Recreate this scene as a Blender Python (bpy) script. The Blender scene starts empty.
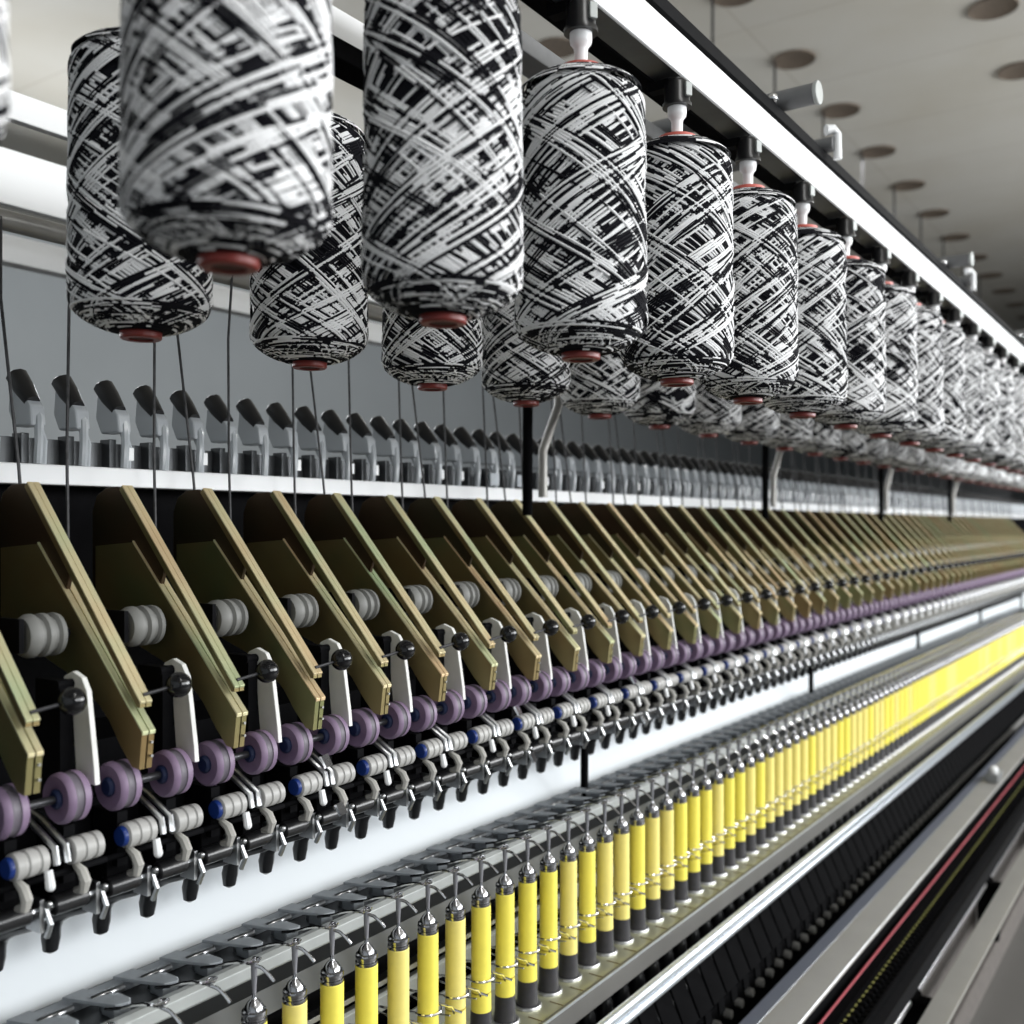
import bpy, bmesh, math, random
from mathutils import Vector
random.seed(7)
col = bpy.context.scene.collection
PI = math.pi
HC = 1.6                       # camera height
# ------------------------------------------------------------------ materials
def mat(name, color, rough=0.5, metal=0.0, emit=None, es=0.0, spec=0.5, trans=0.0, coat=0.0,
        var=0.0, vscale=40.0, color2=None, bump=0.0, bscale=200.0, rvar=0.0):
    m = bpy.data.materials.new(name); m.use_nodes = True
    nt = m.node_tree; b = nt.nodes['Principled BSDF']
    b.inputs['Base Color'].default_value = (*color, 1)
    b.inputs['Roughness'].default_value = rough
    b.inputs['Metallic'].default_value = metal
    b.inputs['Specular IOR Level'].default_value = spec
    b.inputs['Transmission Weight'].default_value = trans
    b.inputs['Coat Weight'].default_value = coat
    if emit:
        b.inputs['Emission Color'].default_value = (*emit, 1); b.inputs['Emission Strength'].default_value = es
    tc = nt.nodes.new('ShaderNodeTexCoord')
    if color2 or var:
        n = nt.nodes.new('ShaderNodeTexNoise'); n.inputs['Scale'].default_value = vscale; n.inputs['Detail'].default_value = 5
        nt.links.new(tc.outputs['Object'], n.inputs['Vector'])
        r = nt.nodes.new('ShaderNodeValToRGB')
        c2 = color2 if color2 else tuple(max(0, c*(1-var)) for c in color)
        r.color_ramp.elements[0].color = (*c2, 1); r.color_ramp.elements[1].color = (*color, 1)
        r.color_ramp.elements[0].position = .35; r.color_ramp.elements[1].position = .65
        nt.links.new(n.outputs['Fac'], r.inputs['Fac']); nt.links.new(r.outputs['Color'], b.inputs['Base Color'])
    if bump:
        n2 = nt.nodes.new('ShaderNodeTexNoise'); n2.inputs['Scale'].default_value = bscale
        nt.links.new(tc.outputs['Object'], n2.inputs['Vector'])
        bp = nt.nodes.new('ShaderNodeBump'); bp.inputs['Strength'].default_value = bump; bp.inputs['Distance'].default_value = .002
        nt.links.new(n2.outputs['Fac'], bp.inputs['Height']); nt.links.new(bp.outputs['Normal'], b.inputs['Normal'])
    return m
M = {}
M['yarn_white'] = mat('yarn_white', (.86,.86,.87), .8, spec=.2, bump=.5, bscale=500)
M['yarn_black'] = mat('yarn_black', (.006,.006,.009), .8, spec=.12, bump=.5, bscale=500)
M['yarn_grey'] = mat('yarn_grey', (.22,.22,.24), .7)
M['red'] = mat('red_plastic', (.22,.028,.022), .4, var=.2)
M['red_light'] = mat('red_flange', (.62,.13,.10), .4)
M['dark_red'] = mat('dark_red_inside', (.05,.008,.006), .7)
M['white_plastic'] = mat('white_plastic', (.80,.81,.82), .3)
M['black_plastic'] = mat('black_plastic', (.010,.010,.011), .28)
M['black_matte'] = mat('black_matte', (.004,.004,.005), .75, var=.3, spec=.08)
M['black_satin'] = mat('black_satin', (.004,.004,.0045), .8, var=.3, vscale=20, spec=.02)
M['dark_metal'] = mat('dark_metal', (.05,.05,.055), .35, .6)
M['cap_steel'] = mat('cap_steel', (.42,.42,.44), .17, 1.0)
M['rod_steel'] = mat('rod_steel', (.75,.75,.77), .28, .85)
M['ring_steel'] = mat('ring_steel', (.48,.48,.49), .38, .9)
M['gun'] = mat('gunmetal', (.10,.105,.11), .4, .7, var=.3, vscale=15)
M['steel'] = mat('steel', (.55,.56,.57), .28, 1.0, var=.15, vscale=30)
M['chrome'] = mat('chrome', (.82,.82,.84), .13, 1.0)
M['grey_metal'] = mat('grey_metal', (.30,.31,.31), .42, .55, var=.15, vscale=8)
M['apron'] = mat('apron_grey', (.15,.155,.155), .45, .4, var=.15, vscale=8)
M['rail_grey'] = mat('rail_grey', (.42,.44,.43), .4, .25, var=.12, vscale=12)
M['blue_grey'] = mat('blue_grey_metal', (.36,.39,.42), .5, .15, var=.25, vscale=25)
M['white_rail'] = mat('white_rail', (.93,.94,.95), .35)
M['panel'] = mat('white_panel', (.70,.74,.77), .5, var=.03, vscale=3)
M['purple'] = mat('purple_rubber', (.235,.165,.255), .5, color2=(.20,.14,.225), vscale=60)
M['purple_groove'] = mat('worn_grey_rubber', (.12,.105,.13), .5)
M['blue'] = mat('blue_plastic', (.010,.035,.19), .35)
M['blue_dark'] = mat('dark_blue_hub', (.012,.022,.07), .4)
M['ribbed'] = mat('pale_ribbed_plastic', (.42,.415,.40), .45, var=.1)
M['tan'] = mat('grey_clip', (.42,.41,.38), .45)
M['spool_grey'] = mat('spool_grey', (.20,.20,.19), .55)
M['lever'] = mat('pale_grey_plastic', (.82,.82,.79), .45, var=.08)
M['yel'] = mat('yellow_bobbin', (.96,.84,.13), .42, var=.04, vscale=80)
M['yel2'] = mat('pale_yellow_bobbin', (.93,.80,.24), .42, var=.04, vscale=80)
M['yelmark'] = mat('yellow_mark', (.26,.25,.06), .6)
M['grooves'] = mat('bobbin_grooves', (.42,.33,.04), .5)
M['charcoal'] = mat('charcoal_plastic', (.045,.043,.050), .5, var=.25, vscale=60)
M['alu'] = mat('aluminium', (.60,.64,.68), .28, .8)
M['steel_blue'] = mat('steel_blue_paint', (.23,.25,.31), .4, .3)
M['flange_grey'] = mat('flange_grey', (.19,.185,.175), .4, .4, var=.15, vscale=6)
M['warm_grey'] = mat('warm_grey_paint', (.33,.32,.30), .38, .3, var=.08, vscale=6)
M['beige_grey'] = mat('beige_grey_paint', (.27,.262,.24), .4, .2, var=.08, vscale=6)
M['redcord'] = mat('red_cord', (.34,.035,.055), .5, var=.3, vscale=200)
M['thread'] = mat('roving_thread', (.07,.07,.075), .6, var=.6, vscale=90)
M['clear'] = mat('milky_clear_plastic', (.50,.53,.56), .2, spec=.8)
M['floor'] = mat('floor', (.11,.105,.098), .45, var=.25, vscale=1.5)
M['pink'] = mat('floor_strip', (.22,.19,.17), .5)
M['wall'] = mat('wall_paint', (.42,.45,.47), .7, var=.05, vscale=1)
M['duct_brown'] = mat('duct_brown', (.13,.115,.105), .6, var=.3)
M['brown'] = mat('brown_grille', (.15,.115,.085), .8, var=.35, vscale=60)
M['tube_grey'] = mat('tube_grey', (.15,.153,.157), .5, var=.1)

# zinc chromate gold with a slight iridescence, per object
def gold(name, base, rough):
    m = bpy.data.materials.new(name); m.use_nodes = True; nt = m.node_tree; b = nt.nodes['Principled BSDF']
    b.inputs['Metallic'].default_value = .75; b.inputs['Roughness'].default_value = rough
    tc = nt.nodes.new('ShaderNodeTexCoord'); n = nt.nodes.new('ShaderNodeTexNoise')
    n.inputs['Scale'].default_value = 6; n.inputs['Detail'].default_value = 2
    oi = nt.nodes.new('ShaderNodeObjectInfo'); vm = nt.nodes.new('ShaderNodeVectorMath'); vm.operation = 'ADD'
    mu = nt.nodes.new('ShaderNodeMath'); mu.operation = 'MULTIPLY'; mu.inputs[1].default_value = 40
    nt.links.new(oi.outputs['Random'], mu.inputs[0]); nt.links.new(tc.outputs['Object'], vm.inputs[0])
    nt.links.new(mu.outputs[0], vm.inputs[1]); nt.links.new(vm.outputs[0], n.inputs['Vector'])
    r = nt.nodes.new('ShaderNodeValToRGB'); e = r.color_ramp.elements
    e[0].position = .3; e[0].color = (base[0]*.92, base[1]*.78, base[2]*.74, 1)
    e[1].position = .72; e[1].color = (base[0]*.72, base[1]*.98, base[2]*.95, 1)
    k = e.new(.5); k.color = (*base, 1)
    nt.links.new(n.outputs['Fac'], r.inputs['Fac']); nt.links.new(r.outputs['Color'], b.inputs['Base Color'])
    return m
M['gold'] = gold('yellow_zinc_lit', (.95,.83,.52), .42)  # lit copy of the gold, for edges that face up to the light
M['gold_shaded'] = gold('yellow_zinc_shaded', (.28,.23,.105), .45)  # darker copy of the same gold, shade put into the side plates
M['gold_body'] = gold('brown_zinc_plate', (.07,.045,.024), .5)
M['knob_black'] = mat('knob_black', (.006,.006,.007), .12)

# ceiling: warm grey concrete with joints and stains
m = bpy.data.materials.new('ceiling_concrete'); m.use_nodes = True; nt = m.node_tree; b = nt.nodes['Principled BSDF']
b.inputs['Roughness'].default_value = .85
tc = nt.nodes.new('ShaderNodeTexCoord'); br = nt.nodes.new('ShaderNodeTexBrick')
br.inputs['Scale'].default_value = 1; br.inputs['Brick Width'].default_value = 2.2; br.inputs['Row Height'].default_value = .93
br.inputs['Mortar Size'].default_value = .006; br.offset = 0
br.inputs['Color1'].default_value = (.56,.54,.49,1); br.inputs['Color2'].default_value = (.54,.52,.475,1); br.inputs['Mortar'].default_value = (.46,.43,.38,1)
ns = nt.nodes.new('ShaderNodeTexNoise'); ns.inputs['Scale'].default_value = 1.3; ns.inputs['Detail'].default_value = 6
mx = nt.nodes.new('ShaderNodeMix'); mx.data_type = 'RGBA'; mx.blend_type = 'MULTIPLY'; mx.inputs['Factor'].default_value = .5
rp = nt.nodes.new('ShaderNodeValToRGB'); rp.color_ramp.elements[0].position = .3; rp.color_ramp.elements[0].color = (.82,.78,.70,1)
rp.color_ramp.elements[1].position = .6
nt.links.new(tc.outputs['Object'], br.inputs['Vector']); nt.links.new(tc.outputs['Object'], ns.inputs['Vector'])
nt.links.new(ns.outputs['Fac'], rp.inputs['Fac']); nt.links.new(br.outputs['Color'], mx.inputs['A'])
nt.links.new(rp.outputs['Color'], mx.inputs['B']); nt.links.new(mx.outputs['Result'], b.inputs['Base Color'])
M['ceiling'] = m

# ------------------------------------------------------------------ mesh builder
# machine coordinates (L, y, h): L = distance to the left of the camera, h = height against the eye line
def W(p): return Vector((-p[0], p[1], p[2]+HC))
class MB:
    def __init__(s): s.v=[]; s.f=[]; s.sm=[]; s.mi=[]
    def add(s, vs, fs, smooth=False, mi=0):
        k=len(s.v); s.v += [tuple(W(v)) for v in vs]
        for f in fs: s.f.append(tuple(i+k for i in f)); s.sm.append(smooth); s.mi.append(mi)
        return s
    def box(s, L0, L1, y0, y1, h0, h1, mi=0):
        return s.prism([(L0,h0),(L1,h0),(L1,h1),(L0,h1)], y0, y1, mi)
    def prism(s, poly, y0, y1, mi=0):
        n=len(poly); vs=[(a,y0,b) for a,b in poly]+[(a,y1,b) for a,b in poly]
        fs=[tuple(range(n)), tuple(range(2*n-1,n-1,-1))]+[(i,(i+1)%n,n+(i+1)%n,n+i) for i in range(n)]
        return s.add(vs, fs, False, mi)
    def plan(s, poly, h0, h1, mi=0):            # polygon in (L, y), extruded in height
        n=len(poly); vs=[(a,b,h0) for a,b in poly]+[(a,b,h1) for a,b in poly]
        fs=[tuple(range(n)), tuple(range(2*n-1,n-1,-1))]+[(i,(i+1)%n,n+(i+1)%n,n+i) for i in range(n)]
        return s.add(vs, fs, False, mi)
    def tube(s, pts, r, n=8, mi=0, cap=True, closed=False):
        pts=[Vector(p) for p in pts]; m_=len(pts); rs = r if isinstance(r,(list,tuple)) else [r]*m_
        vs=[]; nrm=None
        for i,p in enumerate(pts):
            if closed: t=(pts[(i+1)%m_]-pts[i-1])
            else: t=(pts[min(i+1,m_-1)]-pts[max(i-1,0)])
            t.normalize()
            if nrm is None: nrm = t.orthogonal().normalized()
            else: nrm = (nrm - t*nrm.dot(t)).normalized()
            bi=t.cross(nrm)
            for k in range(n):
                a=2*PI*k/n; vs.append(tuple(p+(nrm*math.cos(a)+bi*math.sin(a))*rs[i]))
        fs=[]
        for i in range(m_ if closed else m_-1):
            j=(i+1)%m_
            for k in range(n): fs.append((i*n+k,i*n+(k+1)%n,j*n+(k+1)%n,j*n+k))
        s.add(vs, fs, True, mi)
        if cap and not closed:
            s.add(vs[:n],[tuple(range(n))],False,mi); s.add(vs[-n:],[tuple(range(n))],False,mi)
        return s
    def lathe(s, prof, c, axis='h', n=20, mi=0, smooth=True):
        # prof: (radius, offset along the axis)
        vs=[]
        for r,o in prof:
            for k in range(n):
                a=2*PI*k/n; u,w=r*math.cos(a), r*math.sin(a)
                vs.append({'h':(c[0]+u,c[1]+w,c[2]+o),'y':(c[0]+u,c[1]+o,c[2]+w),'L':(c[0]+o,c[1]+u,c[2]+w)}[axis])
        fs=[(i*n+k,i*n+(k+1)%n,(i+1)*n+(k+1)%n,(i+1)*n+k) for i in range(len(prof)-1) for k in range(n)]
        if prof[0][0]>1e-5: fs.append(tuple(range(n)))
        if prof[-1][0]>1e-5: fs.append(tuple(range((len(prof)-1)*n,len(prof)*n)))
        return s.add(vs, fs, smooth, mi)
    def cyl(s, c, r, l, axis='h', n=16, mi=0, ch=.0):
        if ch: return s.lathe([(r-ch,0),(r,ch),(r,l-ch),(r-ch,l)], c, axis, n, mi)
        return s.lathe([(r,0),(r,l)], c, axis, n, mi)
    def sphere(s, c, r, n=16, mi=0):
        k=max(6,n//2); prof=[(max(1e-6,r*math.sin(PI*i/k)),-r*math.cos(PI*i/k)) for i in range(k+1)]
        return s.lathe(prof, c, 'h', n, mi)
    def build(s, name, mats, parent=None, origin=None, bevel=0, fix=True):
        if not isinstance(mats,(list,tuple)): mats=[mats]
        o0 = W(origin) if origin is not None else Vector((0,0,0))
        me=bpy.data.meshes.new(name)
        me.from_pydata([(v[0]-o0.x,v[1]-o0.y,v[2]-o0.z) for v in s.v],[],s.f)
        for m_ in mats: me.materials.append(M[m_] if isinstance(m_,str) else m_)
        me.polygons.foreach_set('use_smooth', s.sm); me.polygons.foreach_set('material_index', s.mi)
        if fix:
            b=bmesh.new(); b.from_mesh(me); bmesh.ops.recalc_face_normals(b, faces=b.faces)
            for e in b.edges:
                if len(e.link_faces)==2 and e.calc_face_angle(0)>.7: e.smooth=False
            b.to_mesh(me); b.free()
        me.update()
        o=bpy.data.objects.new(name, me); col.objects.link(o)
        if parent: o.parent=parent
        else: o.location=o0
        if bevel:
            md=o.modifiers.new('bevel','BEVEL'); md.width=bevel; md.segments=2; md.limit_method='ANGLE'
        return o
def root(name, origin):
    o=bpy.data.objects.new(name,None); o.empty_display_size=.01; col.objects.link(o); o.location=W(origin); return o
def tag(o, label, cat, group=None, kind=None):
    if label: o['label']=label
    if cat: o['category']=cat
    if group: o['group']=group
    if kind: o['kind']=kind
    return o
def structure(o): o['kind']='structure'; return o
kids={}
def child_list(o):
    if o.name not in kids: kids[o.name]=[c for c in bpy.data.objects if c.parent==o]
    return kids[o.name]
def copy_tree(o, parent=None):
    c=o.copy(); col.objects.link(c)
    if parent: c.parent=parent
    for ch in child_list(o): copy_tree(ch, c)
    return c
ONES=['','first','second','third','fourth','fifth','sixth','seventh','eighth','ninth','tenth','eleventh','twelfth','thirteenth','fourteenth','fifteenth','sixteenth','seventeenth','eighteenth','nineteenth']
TENS={20:'twent',30:'thirt',40:'fort',50:'fift',60:'sixt',70:'sevent',80:'eight',90:'ninet'}
def ordw(n):
    if n<20: return ONES[n]
    if n>=100: return 'one hundred and '+ordw(n-100) if n>100 else 'one hundredth'
    t=TENS[n//10*10]
    return t+'ieth' if n%10==0 else t+'y-'+ONES[n%10]
def row(proto, ys, near, label, far, cat, group, relabel=None, jitter=None):
    """first object moves to ys[0], every other one is a copy; label has {n}"""
    y0=proto.location.y; out=[proto]
    for _ in ys[1:]: out.append(copy_tree(proto))
    for i,(o,y) in enumerate(zip(out,ys)):
        o.location.y=y
        tag(o, ('leftmost '+label.replace('{n} ','').replace(' from the left','') if i==0 else label.replace('{n}',ordw(i+1))) if i<near else far, cat, group)
        if relabel and i in relabel: o['label']=relabel[i]
        if jitter: jitter(i,o)
    return out
def steps(y0,p,y1):
    r=[]; k=0
    while y0+k*p<=y1: r.append(y0+k*p); k+=1
    return r

# ------------------------------------------------------------------ setting
CZ=2.8
o=MB().add([(-6,-3,-HC),(14,-3,-HC),(14,34,-HC),(-6,34,-HC)],[(0,1,2,3)]).build('floor','floor'); structure(o)
o=MB().box(-6,14,-3,34,CZ,CZ+.1).build('ceiling','ceiling'); structure(o)
o=MB().box(9.0,9.15,-3,34,-HC,CZ).build('wall_left','wall'); structure(o)
o=MB().box(-6,14,34,34.15,-HC,CZ).build('wall_back','wall'); structure(o)
o=MB().box(-6.15,-6,-3,34,-HC,-.05).build('wall_right','wall'); structure(o)
o=MB().box(-6,14,-3.15,-3,-HC,CZ).build('wall_front','wall'); structure(o)
o=MB().box(.40,.43,-.5,9,-HC+.0005,-HC+.004).build('trim_1','pink'); structure(o)

# round brown grilles in the ceiling
gp=MB().lathe([(.105,-.004),(.125,-.012),(.128,0)],(0,0,0),'h',28).build('ceiling_grille','brown',origin=(0,0,0))
grid=[]
for xi,x in enumerate((-4.3,-3.2,-2.1,-1.0)):
    for k in range(-3,26):
        y=6.09+.93*k+(.15 if xi%2 and k>0 else 0)*0
        X=.8265*x+.5629*y; Z=-.5629*x+.8265*y
        if Z<.5: continue
        u=512+1035*X/Z; v=525-1035*CZ/Z
        if u<430 or u>1040 or v<-12: continue
        grid.append((x,y,u,v))
def seen(g):
    x,y,u,v=g
    return v<525-.93*(1217-u)*1.02+0 or (u<600 and v>30 and v<60)
grid=[g for g in grid if (525-g[3])>.95*(1217-g[2]) or (u_:=g[2])<580 and g[3]<120]
grid.sort(key=lambda g:(-g[0],g[1]))
cnt={}
for i,(x,y,u,v) in enumerate(grid):
    g=gp if i==0 else gp.copy()
    if i: col.objects.link(g)
    g.location=(x,y,HC+CZ)
    cnt[x]=cnt.get(x,0)+1
    nm={-1.0:'in the row nearest the right edge',-2.1:'in the long row beside the white rail'}.get(x,'glimpsed between the cones behind the rail')
    if cnt[x]<9 and x>-3: lab=('nearest' if cnt[x]==1 else ordw(cnt[x])+' nearest')+' round brown ceiling grille '+nm
    elif x>-3: lab='small distant round brown ceiling grille far along the beige ceiling'
    else: lab='round brown ceiling grille '+nm
    tag(g, lab, 'grille', 'round grilles in the ceiling')

# ------------------------------------------------------------------ yarn packages
H=.350
def Rz(z):
    Rm=.0845-.0035*z/H
    if z<.040: Rm=.027+(Rm-.027)*(1-(1-max(z,0)/.040)**2.0)**.70
    q=H-z
    if q<.040: Rm=.029+(Rm-.029)*(1-(1-max(q,0)/.040)**1.6)
    return Rm
def yarn_mesh(seed):
    rnd=random.Random(seed)
    vs=[];fs=[];mi=[]
    def ribbon(pts, nrms, w, th, cols):
        k=len(vs)
        for i,(p,nv) in enumerate(zip(pts,nrms)):
            t=(pts[min(i+1,len(pts)-1)]-pts[max(i-1,0)]).normalized(); s=t.cross(nv).normalized()
            vs.append(tuple(p-s*w*.5-nv*th)); vs.append(tuple(p-s*w*.22)); vs.append(tuple(p+s*w*.22)); vs.append(tuple(p+s*w*.5-nv*th))
        for i in range(len(pts)-1):
            a=k+4*i
            for q in range(3): fs.append((a+q,a+q+1,a+q+5,a+q+4)); mi.append(cols[i])
    def toggles(n, mw, mb, first):
        c=first; out=[]; left=rnd.expovariate(1/(mw if c else mb))+1.5
        for i in range(n):
            out.append(c); left-=1
            if left<=0: c=1-c; left=rnd.expovariate(1/(mw if c else mb))+1.5
        return out
    G=84; seqs=[]
    for g in range(G):
        d=1 if g%2 else -1; phi=rnd.random()*2*PI; lay=g/(G-1)
        turns=rnd.uniform(.85,1.3); n=rnd.choice((1,2,2,3,3,4,5)) if g>14 else 7
        dphi=.0040/.08/math.sin(math.radians(32))*rnd.uniform(.85,1.1); c0=rnd.randint(0,1)
        for q in range(n):
            seqs.append((d,phi+q*dphi,turns,lay+rnd.uniform(-.015,.015),(q+c0)%2))
    for d,phi,turns,lay,c0 in seqs:
        K=60; pts=[];nr=[]
        base=-.0046*(1-lay)
        for i in range(K+1):
            t=i/K; s=.70*t+.30*(.5-.5*math.cos(PI*t)); z=.006+(H-.012)*s
            a=phi+d*turns*2*PI*t+.04*math.sin(9*t+phi)
            R=Rz(z)+base
            pts.append(Vector((R*math.cos(a),R*math.sin(a),z))); nr.append(Vector((math.cos(a),math.sin(a),0)))
        ribbon(pts,nr,.0031,.0011,toggles(K,12 if c0 else 5,5 if c0 else 10,c0))
    # wound ends: rings that climb the shoulder to the core
    for top in (0,1):
        q=.0225
        while q>.0008:
            for rep_ in (0,1):
                K=44; pts=[];nr=[]; ph=rnd.random()*6; tl=rnd.uniform(.0008,.0035)
                for i in range(K+1):
                    a=2*PI*i/K; zz=max(.0003,q+tl*math.sin(a+ph)); rr=Rz(zz)+.0006*rep_
                    z=H-zz if top else zz
                    pts.append(Vector((rr*math.cos(a),rr*math.sin(a),z))); nr.append(Vector((math.cos(a)*.6,math.sin(a)*.6,.8 if top else -.8)))
                ribbon(pts,nr,.0036,.0012,toggles(K,3,8,0))  # mostly black, putting the shade of the undersides into the yarn colour
            q-=.0011+ .0011*(q/.0225)
    zs=(.0002,.002,.005,.01,.016,.024,.034,.1,.2,.3,H-.034,H-.024,H-.016,H-.01,H-.005,H-.002,H-.0002)
    prof=[(.0135,.0)]+[(max(.014,Rz(z)-.0062),z) for z in zs]+[(.0135,H)]
    n=40;k=len(vs)
    for r_,z in prof:
        for j in range(n): a=2*PI*j/n; vs.append((r_*math.cos(a),r_*math.sin(a),z))
    for i in range(len(prof)-1):
        for j in range(n): fs.append((k+i*n+j,k+i*n+(j+1)%n,k+(i+1)*n+(j+1)%n,k+(i+1)*n+j)); mi.append(0)
    me=bpy.data.meshes.new('yarn'); me.from_pydata(vs,[],fs)
    me.materials.append(M['yarn_black']); me.materials.append(M['yarn_white'])
    me.polygons.foreach_set('material_index',mi); me.polygons.foreach_set('use_smooth',[True]*len(fs)); me.update()
    return me
YM=[yarn_mesh(s) for s in (3,11,29,47)]
def make_cone():
    r=root('yarn_cone',(0,0,0)); r.location=(0,0,0)
    y=bpy.data.objects.new('yarn',YM[0]); col.objects.link(y); y.parent=r
    c=MB(); z0=-HC
    c.lathe([(.0150,.004),(.0150,-.008),(.0225,-.008),(.0245,-.006),(.0245,.002),(.0225,.008),(.0225,.03)],(0,0,z0),'h',28)
    core=c.build('core','red',r)
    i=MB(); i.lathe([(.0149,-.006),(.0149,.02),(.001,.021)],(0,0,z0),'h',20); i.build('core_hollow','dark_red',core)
    MB().lathe([(.0082,H-.02),(.022,H-.01),(.022,H+.001),(.0285,H+.002),(.0285,H+.007),(.020,H+.008),(.0082,H+.008)],(0,0,z0),'h',28).build('top_flange','red_light',r)
    return r
cone0=make_cone()
def make_holder():
    r=root('cone_holder',(0,0,-HC)); r.location=(0,0,0); z0=-HC
    s=MB(); s.lathe([(.0085,-.012),(.0085,.022),(.0095,.026),(.0135,.031),(.0142,.036),(.0142,.050)],(0,0,z0),'h',20); s.build('stem','white_plastic',r)
    k=MB(); k.lathe([(.0215,.044),(.0215,.049),(.0190,.053),(.0180,.078),(.013,.085),(.006,.087)],(0,0,z0),'h',22); kk=k.build('cap','black_plastic',r)
    MB().box(.010,.044,-.009,.009,z0+.074,z0+.088).build('hanger_tab','black_matte',kk)
    cu=lambda r_,t_:(-.83*r_+.557*t_,-.557*r_-.83*t_)
    c=MB(); c.plan([cu(.0165,-.002),cu(.0225,-.002),cu(.0215,-.013),cu(.0150,-.013)],z0+.056,z0+.076); c.build('clip','rail_grey',r,bevel=.001)
    return r
hold0=make_holder()
LF,LB=.66,1.07; HF=.2147; ZB=HC+.231
front=[.2825+.28*k for k in range(17)]
frontlab={0:'black and white yarn cone cut off by the left edge of the photo',
 1:'largest black and white yarn cone, hanging second from the left in the front row',
 2:'tall sharply focused black and white yarn cone, third in the front row',
 3:'yarn cone with white stem and red top flange, fourth in the front row',
 4:'yarn cone just right of the fourth front cone, under the first grey crossbar'}
for i,y in enumerate(front):
    for kind in (0,1):
        p=(cone0,hold0)[kind]; c=p if i==0 else copy_tree(p)
        c.location=(-LF,y,HC+HF if kind==0 else HC+HF+H+.008)
        c.rotation_euler=(0,0,random.random()*6.28 if kind==0 else 0)
        if kind==0:
            for ch in c.children:
                if ch.name.startswith('yarn'): ch.data=YM[i%4]
            lab=frontlab.get(i) or ('black and white yarn cone, %s in the front row from the left'%ordw(i+1) if i<12 else 'small blurred yarn cone at the far right end of the front row')
            tag(c,lab,'yarn cone','yarn cones hanging in the front row')
        else:
            lab='black capped holder hanging the %s yarn cone of the front row'%ordw(i+1) if i<12 else 'tiny blurred cone holder at the far right end of the front row'
            tag(c,lab,'holder','holders hanging the front cones')
back=[.778+.28*k for k in range(25)]
for i,y in enumerate(back):
    for kind in (0,1):
        p=(cone0,hold0)[kind]; c=copy_tree(p)
        c.location=(-LB,y,ZB if kind==0 else ZB+H+.008)
        c.rotation_euler=(0,0,random.random()*6.28 if kind==0 else 0)
        if kind==0:
            for ch in c.children:
                if ch.name.startswith('yarn'): ch.data=YM[(i+2)%4]
            lab=('dark out of focus yarn cone at far left, hanging in the back row' if i==0 else
                 'yarn cone in the back row, %s from the left, lower half showing'%ordw(i+1) if i<9 else 'yarn cone bottom half hidden behind the front row, far along the back row')
            tag(c,lab,'yarn cone','yarn cones hanging in the back row')
        else:
            tag(c,'cone holder of the back row hidden behind the front cones','holder','holders hanging the back cones')

# ------------------------------------------------------------------ creel frame
Y0,Y1=-.6,10.5
r=root('creel_rail',(.68,4,.66)); og=(.68,4,.66)
MB().prism([(.655,.668),(.658,.6665),(.695,.6665),(.695,.73),(.66,.73),(.655,.727)],Y0,8).build('white_face','white_rail',r,og)['label']='bright white rail face'
MB().box(.6555,.695,Y0,8,.6635,.6664).build('lower_lip','gun',r,og)
MB().box(.697,.728,Y0,8,.662,.730).build('hanger_bar','black_satin',r,og,bevel=.002)
MB().box(.650,.70,Y0,8,.7315,.752).build('top_channel','black_matte',r,og,bevel=.001)
MB().box(.6955,.6968,Y0,8,.684,.6865).build('trim_strip','grey_metal',r,og)
tag(r,'long black and white overhead rail carrying the front row of cones','rail')
def longrail(name,L,h,w,t,m_,lab,cat='rail',y1=Y1,bev=.002):
    o=MB().box(L-w/2,L+w/2,Y0,y1,h-t/2,h+t/2).build(name,m_,None,(L,4,h),bevel=bev); tag(o,lab,cat); return o
longrail('creel_rail',1.07,.725,.04,.045,'white_rail','white overhead rail above the back row of yarn cones')
longrail('creel_bar',1.07,.6875,.05,.03,'black_satin','black bar hanging under the white rail of the back row')
longrail('creel_bar',.90,.7395,.05,.03,'tube_grey','dark grey bar running between the two cone rows')
longrail('creel_rail',1.75,.735,.02,.05,'white_rail','broad white rail glimpsed at upper left behind the cones')
longrail('creel_rail',2.16,.75,.02,.12,'white_rail','brightest wide white rail at far left between two cones')
longrail('creel_rail',2.55,.70,.05,.07,'white_rail','pale rail lowest of the three at far left')
o=MB().tube([(1.33,Y0,.405),(1.33,Y1,.405)],.014,12).build('guide_tube','warm_grey',None,(1.33,4,.405)); tag(o,'warm grey tube running behind the cones at left','tube')
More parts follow.
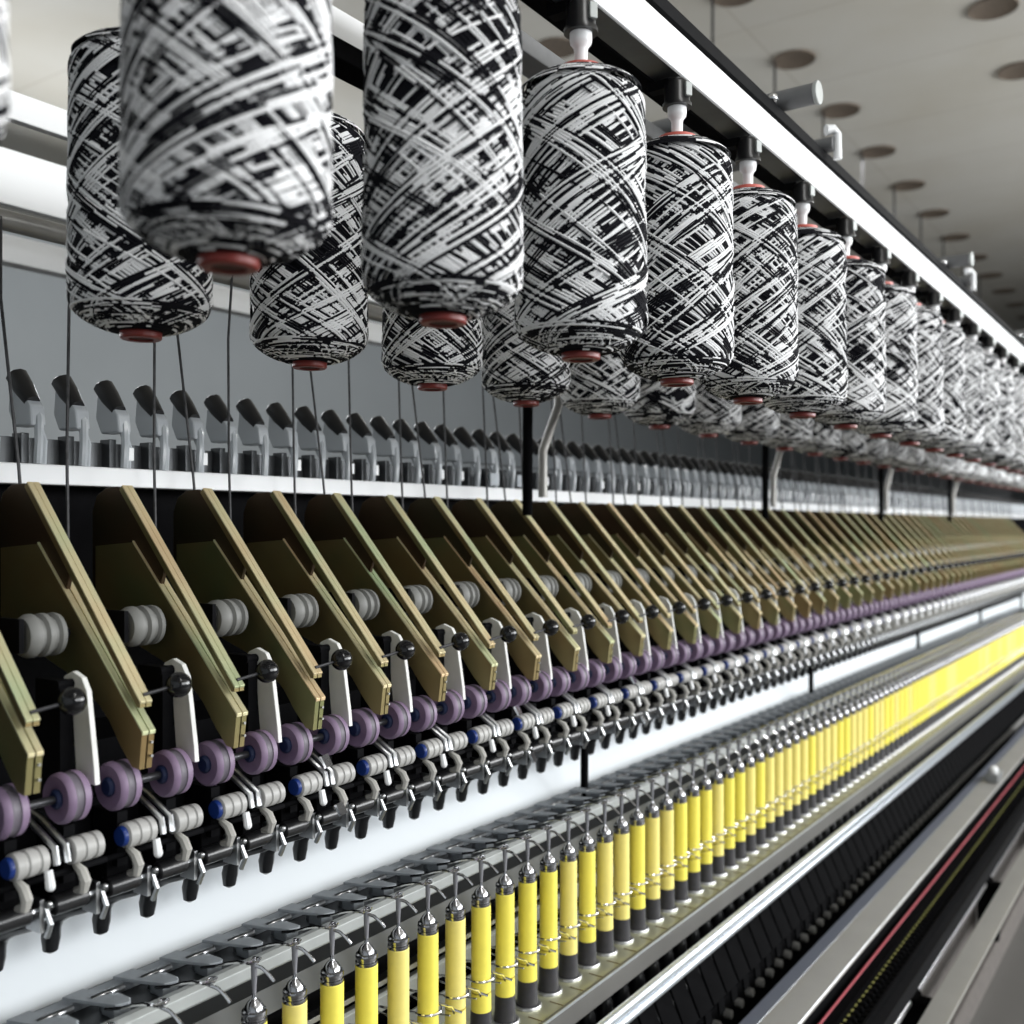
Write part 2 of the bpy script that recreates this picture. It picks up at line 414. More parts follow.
# crossbars every 1.4 m
for i,y in enumerate((.435,1.835,3.235,4.635,6.035)):
    if i==0: continue
    r=root('crossbar',(.587,y,.772)); og=(.587,y,.772)
    MB().tube([(.590,y,.772),(2.7,y,.772)],.0185,16).build('bar','tube_grey',r,og)
    MB().lathe([(.020,-.004),(.021,-.003),(.021,.002),(.0185,.004)],(.590,y,.772),'L',16).build('end_cap','rail_grey',r,og)
    MB().sphere((.655,y-.045,.762),.009,12).tube([(.655,y-.045,.76),(.67,y,.772)],.004,6).build('bolt','chrome',r,og)
    lab=['grey crossbar above the cones, hidden above the frame','grey tubular crossbar ending right of the white rail, beside the ceiling grilles','far grey crossbar crossing the white rail near the right edge','tiny crossbar beyond the far one at the right edge','farthest crossbar at the right edge'][i]
    tag(r,lab,'bar','crossbars of the overhead frame')
    if i in (1,2):
        y2=y+.245
        r=root('stub_bar',(.62,y2,.755)); og=(.62,y2,.755)
        MB().tube([(.635,y2,.765),(.9,y2,.765)],.015,12).build('bar','tube_grey',r,og)
        MB().tube([(.648,y2-.01,.792),(.637,y2,.794),(.630,y2+.006,.785),(.630,y2+.008,.735)],[.011,.010,.008,.0085],10).build('elbow','white_plastic',r,og)['label']='white elbow clip'
        tag(r,['','short grey bar with white elbow just below the tubular crossbar','distant short bar with white elbow near the right edge'][i],'bar','short bars with elbows')
    # centre posts
    r=root('creel_post',(1.21,y,-.3)); og=(1.21,y,-.3)
    MB().tube([(1.21,y,.02),(1.21,y,.20),(1.205,y+.003,.772)],.011,10).build('post','black_satin',r,og)
    MB().tube([(1.20,y+.045,.06),(1.20,y+.045,.16),(1.185,y+.085,.26),(1.18,y+.085,.772)],.010,10).build('side_post','warm_grey',r,og)
    tag(r,['creel post pair at the left behind the cones','black and brown post pair dropping between the back cones at centre','second post pair, right of centre under the cone row','third post pair far to the right behind the guide row','last blurred post pair near the right edge'][i],'post','posts holding the overhead frame')
# thin rods hanging from the ceiling
for i,(x,y) in enumerate([(g[0]-.10,g[1]-.05) for g in grid if g[0]==-2.1][:9]):
    o=MB().tube([(-x,y,.79),(-x,y,CZ-.002)],.0075,6).lathe([(.02,0),(.02,.03)],(-x,y,.95),'h',8).build('hanging_rod','dark_metal',None,(-x,y,CZ))
    tag(o,'thin dark rod hanging from the ceiling beside the %s grille of the long row'%('nearest' if i==0 else ordw(i+1)+' nearest'),'rod','thin rods hanging from the ceiling')

# ------------------------------------------------------------------ machine body
mog=(1.45,4,-1.6); mach=root('spinning_machine',mog); tag(mach,'long dark body of the spinning machine behind arms, rollers and bobbins','machine')
MB().box(1.44,1.47,Y0,Y1,-1.6,.10).build('body_panel','black_matte',mach,mog)
o=MB().prism([(1.291,-.459),(1.180,-.640),(1.192,-.645),(1.30,-.462)],Y0,Y1).build('white_panel','panel',None,(1.3,4,-1)); tag(o,'long white panel between the rollers and the thread guide rail','panel')
MB().box(1.145,1.29,Y0,9.6,-.466,-.335).build('roller_beam','black_matte',mach,mog,bevel=.004)
MB().box(1.292,1.438,Y0,9.6,-.46,-.30).build('lower_beam','black_matte',mach,mog)
r=root('guide_support_rail',(1.38,4,.07)); og=(1.38,4,.07)
MB().prism([(1.365,.057),(1.41,.057),(1.41,.086),(1.368,.086)],Y0,Y1).build('rail','white_plastic',r,og,bevel=.002)
MB().box(1.405,1.435,Y0,Y1,.087,.125).build('rear_strip','gun',r,og)
tag(r,'narrow white rail along the tops of the golden arms','rail')

# roving guides: black cap over milky body, on the white rail
def make_guide():
    y=0; og=(1.40,0,.087); r=root('roving_guide',og)
    b=MB()
    b.tube([(1.375,y,.087),(1.372,y,.12),(1.378,y+.004,.15),(1.40,y+.006,.178),(1.418,y,.195)],[.006,.006,.007,.008,.007],8)
    b.tube([(1.395,y+.020,.087),(1.392,y+.020,.12),(1.402,y+.014,.15),(1.416,y+.004,.185)],[.005,.005,.006,.006],8)
    b.build('body','clear',r,og)
    MB().prism([(1.374,.140),(1.378,.168),(1.402,.192),(1.430,.204),(1.434,.165),(1.42,.140)],y-.010,y+.013).build('shroud','clear',r,og,bevel=.003)['label']='pale shroud under the cap'
    MB().tube([(1.430,y,.220),(1.427,y,.214),(1.410,y,.196),(1.388,y,.174)],[.008,.0155,.0150,.011],10).build('cap','black_plastic',r,og)
    MB().box(1.386,1.41,y-.018,y-.006,.087,.13).build('foot','gun',r,og,bevel=.001)
    return r
row(make_guide(), steps(.76,.07,10.1), 24, '{n} black capped roving guide from the left on the white rail','small black capped roving guide crowded far along the white rail','guide','black capped guides on the white rail')
for i,(y,l) in enumerate(((1.91,'left'),(2.02,'right'))):
    o=MB().box(1.360,1.366,y,y+.035,.09,.118).build('blue_tag','blue_grey',None,(1.36,y,.09)); tag(o,'small blue plate at the foot of the guides under the posts, %s one'%l,'plate','small blue plates on the white rail')
# white chips standing in for highlights of the clear plastic, at the foot of some guides
k=0
for i in range(30):
    y=.80+.07*i+.03
    if random.random()<.55:
        k+=1
        o=MB().box(1.370,1.373,y,y+.014,.098,.118).build('glint','white_rail',None,(1.37,y,.095),bevel=.001)
        tag(o,'small white reflector at the foot of the guides, %s from the left'%ordw(k),'glint','white glints along the guide row')

# drafting arms
YA=1.3195-1.3195
ua=Vector((-.666,-.746)); pe=Vector((.746,-.666))
def make_arm():
    og=(1.15,0,-.12); r=root('drafting_arm',og)
    A=Vector((1.268,.056)); B=Vector((1.034,-.206)); C=B+pe*.010; D=A+pe*.010
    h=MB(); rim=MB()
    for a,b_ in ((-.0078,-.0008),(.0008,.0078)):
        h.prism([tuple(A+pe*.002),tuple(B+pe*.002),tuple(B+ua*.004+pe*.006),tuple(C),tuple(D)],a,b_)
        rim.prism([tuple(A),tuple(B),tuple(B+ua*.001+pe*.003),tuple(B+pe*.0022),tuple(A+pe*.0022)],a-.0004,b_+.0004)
    hd=h.build('handle','gold_shaded',r,og); rim.build('handle_lit_rim','gold',hd,og,bevel=.0004)
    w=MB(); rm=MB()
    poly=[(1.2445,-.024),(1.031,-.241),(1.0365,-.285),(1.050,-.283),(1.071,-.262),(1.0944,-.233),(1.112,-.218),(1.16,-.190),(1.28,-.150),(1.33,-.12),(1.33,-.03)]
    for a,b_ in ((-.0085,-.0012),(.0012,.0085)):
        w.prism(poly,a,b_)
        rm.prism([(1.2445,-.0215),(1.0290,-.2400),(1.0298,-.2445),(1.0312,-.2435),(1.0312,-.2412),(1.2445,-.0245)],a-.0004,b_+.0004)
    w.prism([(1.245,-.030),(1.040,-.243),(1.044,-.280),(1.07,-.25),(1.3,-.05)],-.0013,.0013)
    cr=w.build('cradle','gold_shaded',r,og); rm.build('cradle_lit_rim','gold',cr,og,bevel=.0004)
    for hh in (-.254,-.270): MB().cyl((1.0300,0.0048,hh),.0018,.004,'L',8).build('rivet','steel',cr,og)
    MB().prism([(1.270,.0475),(1.285,.054),(1.31,.053),(1.332,.042),(1.342,.02),(1.342,-.16),(1.26,-.11),(1.19,-.09),(1.178,-.054)],-.0055,.0010).build('rear_plate','gold_body',r,og,bevel=.001)
    k=MB().sphere((1.031,.043,-.192),.0155,20).build('knob','knob_black',r,og)
    MB().tube([(1.040,.0,-.199),(1.034,.030,-.194)],.0022,8).build('pin','dark_metal',k,og)
    pl=[(a+.030,b_*1.028) for a,b_ in ((1.098,-.206),(1.098,-.184),(1.090,-.172),(1.074,-.166),(1.056,-.172),(1.046,-.187),(1.032,-.270),(1.030,-.290),(1.066,-.290),(1.068,-.270),(1.074,-.215),(1.084,-.205))]
    MB().prism(pl,.090,.097).build('lever','lever',r,og,bevel=.001)
    MB().tube([(1.105,.070,-.185),(1.105,.099,-.185)],.006,10).box(1.10,1.15,.072,.088,-.30,-.18).build('lever_mount','black_matte',r,og)
    return r
arms_y=steps(1.3195-.14*5,.14,8.4)
def make_spool():
    og=(1.166,0,-.132); r=root('ridged_spool',og)
    MB().lathe([(.012,-.026),(.022,-.025),(.0265,-.018),(.0265,-.012),(.022,-.009),(.022,-.005),(.0265,-.002),(.0265,.004),(.022,.007),(.022,.011),(.0265,.014),(.0255,.020),(.012,.022)],(1.166,0,-.132),'y',20).build('drum','spool_grey',r,og)
    MB().tube([(1.166,-.034,-.132),(1.166,.036,-.132)],.006,8).box(1.15,1.29,-.036,-.030,-.15,-.11).build('bracket','black_matte',r,og)
    return r
row(make_spool(), [y-.052 for y in steps(1.3195-.14*5,.14,8.4)], 20, '{n} pale grey ridged spool from the left between the golden arms','small grey ridged spool far along between the arms','spool','ridged spools between the arms')
row(make_arm(), arms_y, 26, '{n} golden drafting arm from the left with black ball knob','thin blurred golden drafting arm far along the row','drafting arm','golden drafting arms above the rollers')
def make_top():
    og=(1.077,0,-.308); r=root('top_roller',og)
    MB().cyl((1.077,-.020,-.308),.005,.078,'y',10).build('axle','dark_metal',r,og)
    for c in (-.022,.052):
        q=MB(); q.lathe([(.012,.002),(.0255,0),(.0285,.003),(.0292,.008)],(1.077,c,-.308),'y',28,0)
        q.lathe([(.0292,.008),(.0272,.010),(.0265,.014),(.0272,.018),(.0285,.019)],(1.077,c,-.308),'y',28,1)
        q.lathe([(.0285,.019),(.0285,.026),(.0255,.029),(.010,.029)],(1.077,c,-.308),'y',28,0)
        w=q.build('roller',['purple','purple_groove'],r,og)
        MB().lathe([(.0115,.004),(.0115,-.0005),(.0085,-.003),(.001,-.003)],(1.077,c,-.308),'y',16).build('hub','blue_dark',w,og)['label']='dark blue hub'
    return r
row(make_top(), [y-0 for y in arms_y], 26, '{n} pair of purple rubber rollers from the left below the golden arms','small blurred pair of purple rollers far along the row','roller pair','purple roller pairs')
def make_clamp():
    og=(1.076,0,-.37); r=root('compacting_unit',og); c=(1.076,0,-.37)
    for a in (-.002,.066):
        MB().lathe([(.0125,0),(.0150,.002),(.0155,.011),(.0138,.0125),(.0138,.0145),(.0155,.016),(.0155,.025),(.0138,.0265),(.0138,.0285),(.0155,.030),(.0150,.038),(.011,.040)],(1.076,a,-.37),'y',22).build('sleeve','ribbed',r,og)
    MB().lathe([(.0120,.002),(.0122,-.003),(.0105,-.0055),(.001,-.0055)],(1.076,-.002,-.37),'y',18).build('end_cap','blue',r,og)['label']='blue end cap'
    m_=MB()
    for a in (.043,.056): m_.tube([(1.060,a,-.376),(1.064,a,-.358),(1.10,a-.006,-.334),(1.135,a-.006,-.325)],.0040,8)
    m_.build('clip','steel',r,og)
    MB().cyl((1.076,.036,-.37),.009,.032,'y',12).build('neck','dark_metal',r,og)
    MB().tube([(1.062,.034,-.380),(1.058,.034,-.397)],[.0045,.0055],8).sphere((1.058,.034,-.397),.0055,8).build('tab','white_plastic',r,og)
    for a in (.004,.074):
        t=MB(); t.tube([(1.080,a+.004,-.388),(1.066,a+.004,-.394),(1.060,a+.004,-.404),(1.064,a+.004,-.414),(1.078,a+.004,-.417)],[.004,.006,.0065,.006,.004],8)
        t.build('guide_clip','tan',r,og)
    MB().cyl((1.083,-.02,-.394),.004,.14,'y',8).box(1.09,1.14,.0,.014,-.41,-.345).box(1.09,1.14,.07,.084,-.41,-.345).build('shaft','black_matte',r,og)
    return r
row(make_clamp(), arms_y, 26, '{n} ribbed white roller unit with blue cap from the left','small blurred ribbed roller unit far along the row','roller unit','ribbed roller units with blue caps')
def make_front():
    og=(1.11,0,-.43); r=root('delivery_roller',og)
    MB().cyl((1.092,-.024,-.432),.0115,.042,'y',16,ch=.0015).build('roller','black_plastic',r,og)
    m_=MB().cyl((1.092,.018,-.432),.005,.028,'y',8).box(1.082,1.11,.026,.031,-.455,-.418).tube([(1.085,.033,-.425),(1.075,.035,-.445),(1.085,.036,-.462)],.0035,6).sphere((1.078,.034,-.424),.0045,8)
    m_.build('link','steel',r,og)
    MB().box(1.10,1.146,-.018,.012,-.43,-.40).build('mount','black_satin',r,og,bevel=.001)
    return r
noz_y=steps(.56,.07,8.3)
row(make_front(), noz_y, 30, '{n} small black delivery roller from the left above the hooked nozzles','tiny blurred black delivery roller far along the row','roller','black delivery rollers')
def make_nozzle():
    og=(1.15,0,-.46); r=root('suction_nozzle',og)
    MB().tube([(1.190,0,-.528),(1.190,0,-.524),(1.189,0,-.508),(1.185,0,-.492),(1.172,0,-.478),(1.150,0,-.469),(1.120,0,-.459),(1.100,0,-.450)],[.003,.0092,.0118,.0108,.0085,.0065,.0055,.0055],12).build('hooked_tube','black_plastic',r,og)
    MB().cyl((1.112,-.030,-.445),.006,.06,'y',8).build('pipe','black_satin',r,og)
    return r
row(make_nozzle(), steps(.665,.07,8.3), 30, '{n} black hooked suction nozzle from the left over the white panel','tiny blurred hooked nozzle far along the row','nozzle','black hooked suction nozzles')
flash=[(1.55,-.335),(1.06,-.335),(1.06+.03,-.41),(1.60,-.43),(2.0,-.335),(2.05,-.43)]
for i,(y,h) in enumerate(flash):
    o=MB().box(1.046,1.050,y,y+.020,h-.012,h+.006).build('reflective_plate','chrome',None,(1.05,y,h)); o.rotation_euler=(0,-.5,.3)
    tag(o,'small bright metal plate among the rollers, %s one'%('first' if i==0 else ordw(i+1)),'plate','bright metal plates among the rollers')
# thin black section posts
for i in range(6):
    y=1.974+1.54*i
    if i>4: break
    o=MB().box(1.145,1.158,y-.006,y+.006,-.60,-.468).build('section_post','black_satin',None,(1.15,y,-.6)); tag(o,'thin black post crossing the white panel, %s from the left'%ordw(i+1),'post','posts across the white panel')

# ------------------------------------------------------------------ rovings
def make_thread(kind):
    og=(1.29,0,-.04); t=MB()
    if kind==0: t.tube([(1.285,0,-.05),(1.30,-.002,.08),(1.325,-.012,.30),(1.318,-.016,.405)],.0022,6)
    else: t.tube([(1.285,0,-.05),(1.295,.004,.10),(1.318,.022,.30),(1.318,.03,.405)],.0022,6)
    return t.build('roving_strand','thread',None,og)
ta=[y for y in steps(.62,.14,8.6)]
row(make_thread(0), ta[1::2], 22, '{n} thin roving strand from the left running straight down to an arm','thin blurred strand far along the row of arms','thread','straight rovings over the arms')
row(make_thread(1), [y+.06 for y in ta], 22, '{n} slanting roving strand from the left running down to an arm','slanting blurred strand far along the row of arms','thread','slanting rovings over the arms')

# ------------------------------------------------------------------ thread guide (lappet) rail
og=(1.05,4,-.59); r=root('thread_guide_rail',og)
MB().prism([(1.046,-.594),(1.050,-.598),(1.066,-.598),(1.066,-.576),(1.054,-.574),(1.047,-.579)],Y0,8.2).build('front_rail','rail_grey',r,og,bevel=.001)
MB().box(1.067,1.20,Y0,8.2,-.600,-.597).build('base_strip','gun',r,og)
MB().box(1.155,1.175,Y0,8.2,-.5965,-.585).build('rear_strip','blue_grey',r,og,bevel=.001)
ggp=MB()
og2=(1.04,0,-.57)
ggp.tube([(1.085,-.022,-.572),(1.060,-.016,-.566),(1.045,-.012,-.560),(1.030,-.009,-.556),(1.012,-.008,-.554),(1.003,0,-.552),(1.008,.008,-.552),(1.018,.006,-.554),(1.016,-.002,-.557),(.998,.002,-.560),(.988,.004,-.566),(.980,.006,-.574)],.0023,6)
gg=ggp.build('thread_guide','chrome',None,og2)
fl=MB(); fl.plan([(1.160,-.030),(1.160,-.002),(1.125,.008),(1.086,.014),(1.082,.008),(1.088,-.006),(1.120,-.018)],-.578,-.5735)
fl.box(1.10,1.125,.0,.024,-.597,-.579)
fp=fl.build('hinge_flap','blue_grey',None,og2,bevel=.0008)
fl2=MB().cyl((1.128,-.012,-.5765),.005,.045,'y',8).box(1.120,1.137,.005,.0125,-.597,-.5735); pin=fl2.build('hinge_pin','steel',None,og2)
def setpart(o,y,first):
    c=o if first else o.copy()
    if not first: col.objects.link(c)
    c.parent=r; c.location=Vector((-(1.04-og[0]),y-og[1],-.57-og[2])); return c
gy=steps(1.4615-.07*11,.07,7.3)
for i,y in enumerate(gy):
    setpart(gg,y,i==0); f=setpart(fp,y,i==0); setpart(pin,y,i==0)
tag(r,'grey thread guide rail with wire hooks above the yellow bobbins','rail')
# panels behind the bobbins
o=MB().prism([(1.098,-.686),(1.149,-.686),(1.149,-.650),(1.106,-.652)],Y0,8.2).build('apron_panel','apron',None,(1.1,4,-.69)); tag(o,'flat grey strip below the thread guide rail','panel')
MB().box(1.15,1.17,Y0,8.2,-1.60,-.6005).build('inner_wall','black_matte',mach,mog)

# balloon ring rail
og=(1.09,4,-.745); r=root('balloon_ring_rail',og)
MB().prism([(1.085,-.765),(1.089,-.768),(1.105,-.768),(1.105,-.742),(1.089,-.738),(1.085,-.742)],.3,7.6).build('rail','rail_grey',r,og,bevel=.001)
MB().box(1.086,1.104,.3,7.6,-.725,-.717).build('upper_strip','steel',r,og)
og2=(1.01,0,-.75)
w=MB(); ring=[]
for k in range(20):
    a=PI*(-.42)+2*PI*.93*k/19
    ring.append((1.01-.0215*math.cos(a+.0),.0215*math.sin(a),-.750))
w.tube([(1.088,-.033,-.752),(1.05,-.028,-.750)]+[(1.01-.0215*math.cos(a),.0215*math.sin(a),-.750) for a in [-.65*PI+1.27*PI*k/18 for k in range(19)]]+[(1.004,.030,-.752),(.990,.036,-.756),(.982,.030,-.760),(.992,.042,-.762),(.980,.048,-.766)],.0020,6)
w.tube([(1.088,.033,-.756),(1.05,.036,-.762),(1.02,.038,-.775),(.995,.036,-.77)],.0013,6)
wr=w.build('balloon_ring','chrome',None,og2)
by=steps(.9015,.07,7.3)
for i,y in enumerate(by):
    c=wr if i==0 else wr.copy()
    if i: col.objects.link(c)
    c.parent=r; c.location=Vector((-(1.01-og[0]),y-og[1],-.75-og[2]))
tag(r,'pale rail with wire rings around the yellow bobbins','rail')

# bobbins
def make_bobbin():
    og=(1.01,0,-.60); c=(1.01,0,-.60); r=root('bobbin',og)
    cp=MB().lathe([(.0023,.052),(.0025,.010),(.0028,.001),(.004,-.0012),(.0085,-.005),(.0118,-.010),(.0128,-.0135),(.0155,-.015),(.0162,-.018),(.0158,-.0215),(.0145,-.0225),(.0145,-.0245),(.0162,-.0255),(.0162,-.0295),(.0150,-.031)],c,'h',24).build('cap','cap_steel',r,og)
    MB().lathe([(.0042,.046),(.0040,.030),(.0028,.012),(.0026,.0005)],c,'h',10).build('yarn_tail','yarn_grey',r,og)
    y=MB(); y.lathe([(.0150,-.030),(.0163,-.0315),(.0163,-.150)],c,'h',28,0)
    y.lathe([(.0163,-.150),(.0167,-.172)],c,'h',28,0)
    y.lathe([(.0167,-.172),(.0158,-.1728),(.0158,-.1738),(.0168,-.1745)],c,'h',28,1)
    y.lathe([(.0168,-.1745),(.0171,-.204),(.015,-.205)],c,'h',28,0)
    y.build('sleeve',['yel','grooves'],r,og)
    MB().lathe([(.0155,-.204),(.0172,-.2045),(.0178,-.220),(.0182,-.232),(.0196,-.250),(.0198,-.285),(.016,-.287)],c,'h',28).build('base','charcoal',r,og)
    return r
b0=make_bobbin()
sl2=None
def bj(i,o):
    global sl2
    o.rotation_euler.z=random.random()*6.28
    if random.random()<.42 and i:
        for ch in o.children:
            if ch.name.startswith('sleeve'):
                if sl2 is None:
                    sl2=ch.data.copy(); sl2.materials[0]=M['yel2']
                ch.data=sl2
row(b0, by, 45, '{n} yellow bobbin with steel cap, counted from the left','blurred yellow bobbin far along the row toward the right edge','bobbin','yellow bobbins on the spindles', jitter=bj)

# ring rail
og=(1.01,4,-.86); r=root('ring_rail',og)
import math as _m
b=bmesh.new()
def ring_plate():
    """plate tile with a round hole, L .955-1.10, one pitch long"""
    q=MB(); n=24; R=.0235; y0,y1=-.035,.035; L0,L1=.955,1.095; inner=[];outer=[]
    for k in range(n):
        a=2*PI*k/n; c_,s_=math.cos(a),math.sin(a); inner.append((1.01+R*c_,R*s_,-.8515))
        tx = ((L1-1.01) if c_>0 else (1.01-L0))/max(abs(c_),1e-6); ty=.035/max(abs(s_),1e-6); t=min(tx,ty)
        outer.append((1.01+t*c_,t*s_,-.8515))
    vs=inner+outer+[(p[0],p[1],-.858) for p in inner]
    fs=[(k,(k+1)%n,n+(k+1)%n,n+k) for k in range(n)]+[(k,2*n+k,2*n+(k+1)%n,(k+1)%n) for k in range(n)]
    # tile corners
    cor=[(L0,y0),(L0,y1),(L1,y0),(L1,y1)]
    q.add(vs,fs)
    for (cl,cy) in cor:
        near=sorted(range(n),key=lambda k:(outer[k][0]-cl)**2+(outer[k][1]-cy)**2)[:2]
        if min(abs(outer[near[0]][0]-cl)+abs(outer[near[0]][1]-cy),9)>1e-4:
            q.add([outer[near[0]],outer[near[1]],(cl,cy,-.8515)],[(0,1,2)])
    return q
b.free()
M['ring_plate']=mat('brushed_plate',(.62,.62,.44),.28,.6,color2=(.50,.50,.38),vscale=14)
M['seam']=mat('seam_brown',(.16,.11,.05),.6)
og2=(1.01,0,-.85)
tile=ring_plate().build('plate_segment','ring_plate',None,og2)
rg=MB().lathe([(.0200,-.852),(.0200,-.8475),(.0215,-.8465),(.0242,-.8465),(.0255,-.8485),(.0255,-.8515)],(1.01,0,0),'h',28).build('spinning_ring','ring_steel',None,og2)
sm=MB().plan([(.956,-.036),(.985,-.036),(.985,-.0345),(.956,-.0345)],-.8514,-.8505).build('seam','seam',None,og2)
for i,y in enumerate(steps(.6915+.07,.07,7.3)):
    for p in (tile,rg,sm):
        c=p if i==0 else p.copy()
        if i: col.objects.link(c)
        c.parent=r; c.location=Vector((-(1.01-og[0]),y-og[1],-.85-og[2]))
MB().prism([(.949,-.849),(.9555,-.8495),(.9555,-.893),(.949,-.893)],.3,7.4).build('front_flange','flange_grey',r,og,bevel=.001)
MB().box(.9470,.9485,.3,7.4,-.8535,-.8485).build('flange_edge','alu',r,og)
MB().box(1.095,1.10,.3,7.4,-.893,-.80).build('back_flange','rail_grey',r,og,bevel=.001)
tag(r,'metal ring rail plate holding the rings around the bobbin feet','rail')

# spindles
def make_spindle():
    og=(1.01,0,-1.15); c=(1.01,0,0); r=root('spindle',og)
    MB().lathe([(.006,-.887),(.006,-.93)],c,'h',10).build('blade','steel',r,og)
    MB().lathe([(.010,-.905),(.013,-.91),(.013,-.945),(.0165,-.950),(.0165,-.985),(.012,-.99),(.012,-1.02),(.018,-1.03),(.018,-1.148)],c,'h',14).build('bolster','black_plastic',r,og)
    MB().lathe([(.001,0),(.010,.001),(.0115,.004),(.0115,.02)],(.970,0,-1.187),'L',14).build('brake_button','ribbed',r,og)['label']='pale oval brake button'
    return r
row(make_spindle(), steps(1.4615,.07,7.3), 24, '{n} dark spindle foot below the ring rail, counted from the lower left','small blurred spindle foot far along under the ring rail','spindle','spindles under the ring rail')
o=MB().box(.988,1.149,.3,7.4,-1.32,-1.149).build('spindle_rail','black_matte',None,(1.0,4,-1.3)); tag(o,'black rail carrying the spindles','rail')
# bright twin tube
og=(.9,4,-.89); r=root('twin_tube',og)
MB().tube([(.900,.3,-.8885),(.900,7.2,-.8885)],.0098,14).build('upper_tube','alu',r,og)
MB().tube([(.898,.3,-.9085),(.898,7.2,-.9085)],.0092,14).build('lower_tube','alu',r,og)
tag(r,'bright pair of aluminium tubes in front of the black paddles','tube')
def make_paddle():
    og=(.91,0,-.95); r=root('paddle',og)
    p=MB(); a,bb=-.030,.030
    vs=[(.916,a,-.930),(.916,bb,-.930),(.880,bb+.010,-1.020),(.880,a+.006,-1.020),(.922,a,-.930),(.922,bb,-.930),(.886,bb+.010,-1.020),(.886,a+.006,-1.020)]
    p.add(vs,[(0,1,2,3),(7,6,5,4),(0,4,5,1),(1,5,6,2),(2,6,7,3),(3,7,4,0)])
    p.prism([(.880,-1.020),(.886,-1.020),(.882,-1.047),(.876,-1.047)],-.004,.026)
    p.build('blade','black_satin',r,og,bevel=.0015)
    MB().box(.914,.917,-.026,.006,-.932,-.929).build('edge_clip','rail_grey',r,og)
    MB().cyl((.919,-.035,-.934),.004,.07,'y',8).build('hinge','black_plastic',r,og)
    return r
row(make_paddle(), steps(1.45,.07,6.8), 30, '{n} black separator paddle under the bright tubes, counted from the lower left','small black separator paddle merging into the blurred dark band','paddle','black separator paddles')

# ------------------------------------------------------------------ conveyor and lower rails (lower right)
def prof(name,poly,m_,lab,cat,y0=.3,y1=9,bev=.0015,parts=None):
    og=(poly[0][0],4,poly[0][1])
    o=MB().prism(poly,y0,y1).build(name,m_,None,og,bevel=bev); tag(o,lab,cat); return o
og=(.8,4,-1.12); r=root('doffer_rail',og)
MB().prism([(.878,-1.107),(.838,-1.1005),(.838,-1.112),(.878,-1.118)],.3,6.6).build('blue_edge','steel_blue',r,og,bevel=.002)['label']='smooth blue grey edge of the rail'
MB().prism([(.8375,-1.100),(.765,-1.103),(.762,-1.106),(.762,-1.111),(.8375,-1.111)],.3,6.6).build('top_face','warm_grey',r,og,bevel=.001)
MB().tube([(.7645,.3,-1.1035),(.7645,6.6,-1.1035)],.0010,6).tube([(.837,.3,-1.1005),(.837,6.6,-1.1005)],.0007,6).build('highlight_edge','alu',r,og)  # edge highlights of the rail, drawn as thin bright tubes
MB().box(.79,.87,.3,6.6,-1.32,-1.1185).build('web','black_matte',r,og)
tag(r,'wide grey guide rail running diagonally at lower right','rail')
og=(.80,4.85,-1.10); r=root('rail_clamp',og)
MB().box(.770,.820,4.80,4.93,-1.0995,-1.065).build('block','grey_metal',r,og,bevel=.003)
MB().sphere((.792,4.83,-1.052),.020,12).build('knob','white_plastic',r,og)
tag(r,'clamp with small white knob on the grey rail at right','clamp')
o=MB().prism([(.7615,-1.20),(.7615,-1.16),(.64,-1.16),(.64,-1.20)],.3,6.6).build('belt_channel','black_matte',None,(.7,4,-1.2)); tag(o,'black channel under the red cord','channel')
o=MB().tube([(.742,.3,-1.128),(.742,6.4,-1.128)],.0032,8).build('red_cord','redcord',None,(.742,4,-1.13)); tag(o,'thin red cord stretched beside the grey rail','cord')
og=(.70,4,-1.14); r=root('peg_conveyor',og)
c=MB(); y=.6
yk=MB()
while y<6.4:
    c.box(.672,.716,y,y+.022,-1.159,-1.146); c.lathe([(.006,0),(.006,.010),(.004,.012)],(.690,y+.011,-1.146),'h',6)
    yk.box(.709,.713,y+.004,y+.016,-1.1459,-1.1435)
    y+=.03
c.box(.714,.722,.3,6.5,-1.159,-1.140).box(.664,.670,.3,6.5,-1.159,-1.138)
c.build('belt','black_satin',r,og); yk.build('yellow_marks','yelmark',r,og)['label']='row of yellow marks along the belt'
tag(r,'black peg conveyor belt with yellow marks beside the red cord','conveyor')
o=MB().box(.73,.76,.3,9,-1.6,-1.2).box(.655,.7299,.3,9,-1.6,-1.5).build('floor_duct','duct_brown',None,(.7,4,-1.6)); tag(o,'dark brown duct on the floor under the conveyor','duct')
o=MB().prism([(.620,-1.248),(.560,-1.250),(.560,-1.262),(.610,-1.262),(.612,-1.30),(.620,-1.30)],.3,6.6).build('kick_rail','beige_grey',None,(.6,4,-1.3),bevel=.001); tag(o,'beige grey rail nearest the floor at lower right','rail')
cy_=[(.93,1.98,2.0),(2.02,2.03,3.05)]
y=1.17; pts=[.75,1.86,2.97,4.08,5.19,6.30]
for i in range(len(pts)-1):
    a,bb=pts[i],pts[i+1]
    o=MB().tube([(.695,a+.03,-1.300),(.695,bb-.03,-1.300)],.011,14).build('steel_rod','rod_steel',None,(.695,a,-1.3)); tag(o,'polished steel rod beside the beige rail, %s from the bottom right'%ordw(i+1),'rod','polished steel rods along the floor rail')
    r=root('rod_bearing',(.695,a,-1.35)); og=(.695,a,-1.35)
    MB().box(.64,.73,a-.028,a+.028,-1.36,-1.297).cyl((.695,a-.035,-1.300),.021,.07,'y',16).build('block','black_satin',r,og,bevel=.003)
    MB().box(.65,.72,a-.02,a+.02,-1.50,-1.36).build('stand','black_matte',r,og)
    tag(r,'dark bearing block holding the steel rods, %s from the bottom right'%ordw(i+1),'bearing','dark bearing blocks of the steel rods')
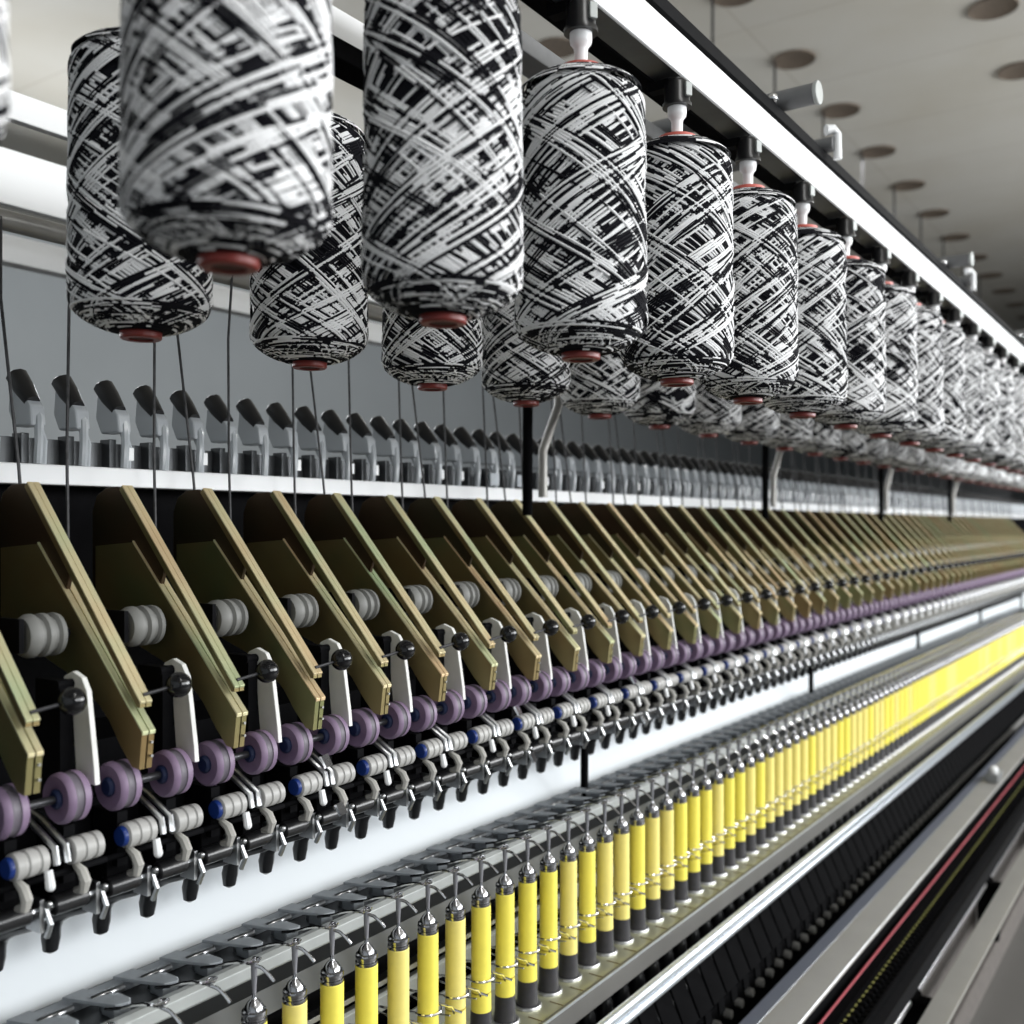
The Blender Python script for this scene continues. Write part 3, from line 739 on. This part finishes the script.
o=MB().box(.625,.655,.3,9,-1.4,-1.36).build('lower_bar','black_satin',None,(.64,4,-1.4)); tag(o,'black bar beneath the beige grey rail','bar')
# feet that carry the machine
for i,y in enumerate((.6,2.0,3.4,4.8,6.2)):
    MB().box(.75,1.44,y-.03,y+.03,-1.6,-1.32).build('foot','black_matte',mach,mog)

# ------------------------------------------------------------------ camera
cam=bpy.data.cameras.new('camera'); co=bpy.data.objects.new('camera',cam); col.objects.link(co)
co.location=(0,0,HC); co.rotation_euler=(PI/2,0,math.radians(34.26))
cam.sensor_width=36; cam.lens=1035/1024*36; cam.shift_y=13/1024; cam.clip_start=.02; cam.clip_end=100
cam.dof.use_dof=True; cam.dof.focus_distance=1.5; cam.dof.aperture_fstop=3.5
bpy.context.scene.camera=co

# ------------------------------------------------------------------ light
def area(name,loc,target,sx,sy,power,color=(1,1,1)):
    l=bpy.data.lights.new(name,'AREA'); l.shape='RECTANGLE'; l.size=sx; l.size_y=sy; l.energy=power; l.color=color
    o=bpy.data.objects.new(name,l); col.objects.link(o); o.location=loc
    o.rotation_euler=(Vector(target)-Vector(loc)).to_track_quat('-Z','Y').to_euler(); return o
area('window_daylight',(4.8,3.2,2.9),(-1,2.6,1.2),7,2.0,330,(.97,.99,1))
area('window_daylight',(4.6,8.5,2.7),(-1,3.0,1.6),6,2.4,500,(.97,.99,1))
area('unseen_lamp_row',(1.0,8.0,4.25),(.9,8.0,0),.5,11,150,(1,1,.98))  # unseen lamp row, added to put highlights on the arm edges
area('unseen_lamp_row',(1.0,.6,4.25),(.2,.9,0),.5,2,30,(1,1,.98))
area('uplight_far_side',(-6.5,3,3.0),(-3.5,3,4.4),8,1.0,120,(.95,.98,1))  # area light aimed up at the ceiling, standing clear of the left wall
w=bpy.data.worlds.new('world'); bpy.context.scene.world=w; w.use_nodes=True
w.node_tree.nodes['Background'].inputs['Color'].default_value=(.80,.87,.92,1); w.node_tree.nodes['Background'].inputs['Strength'].default_value=.22
vs=bpy.context.scene.view_settings; vs.view_transform='Standard'; vs.look='None'; vs.gamma=1; vs.exposure=.13; vs.use_curve_mapping=False
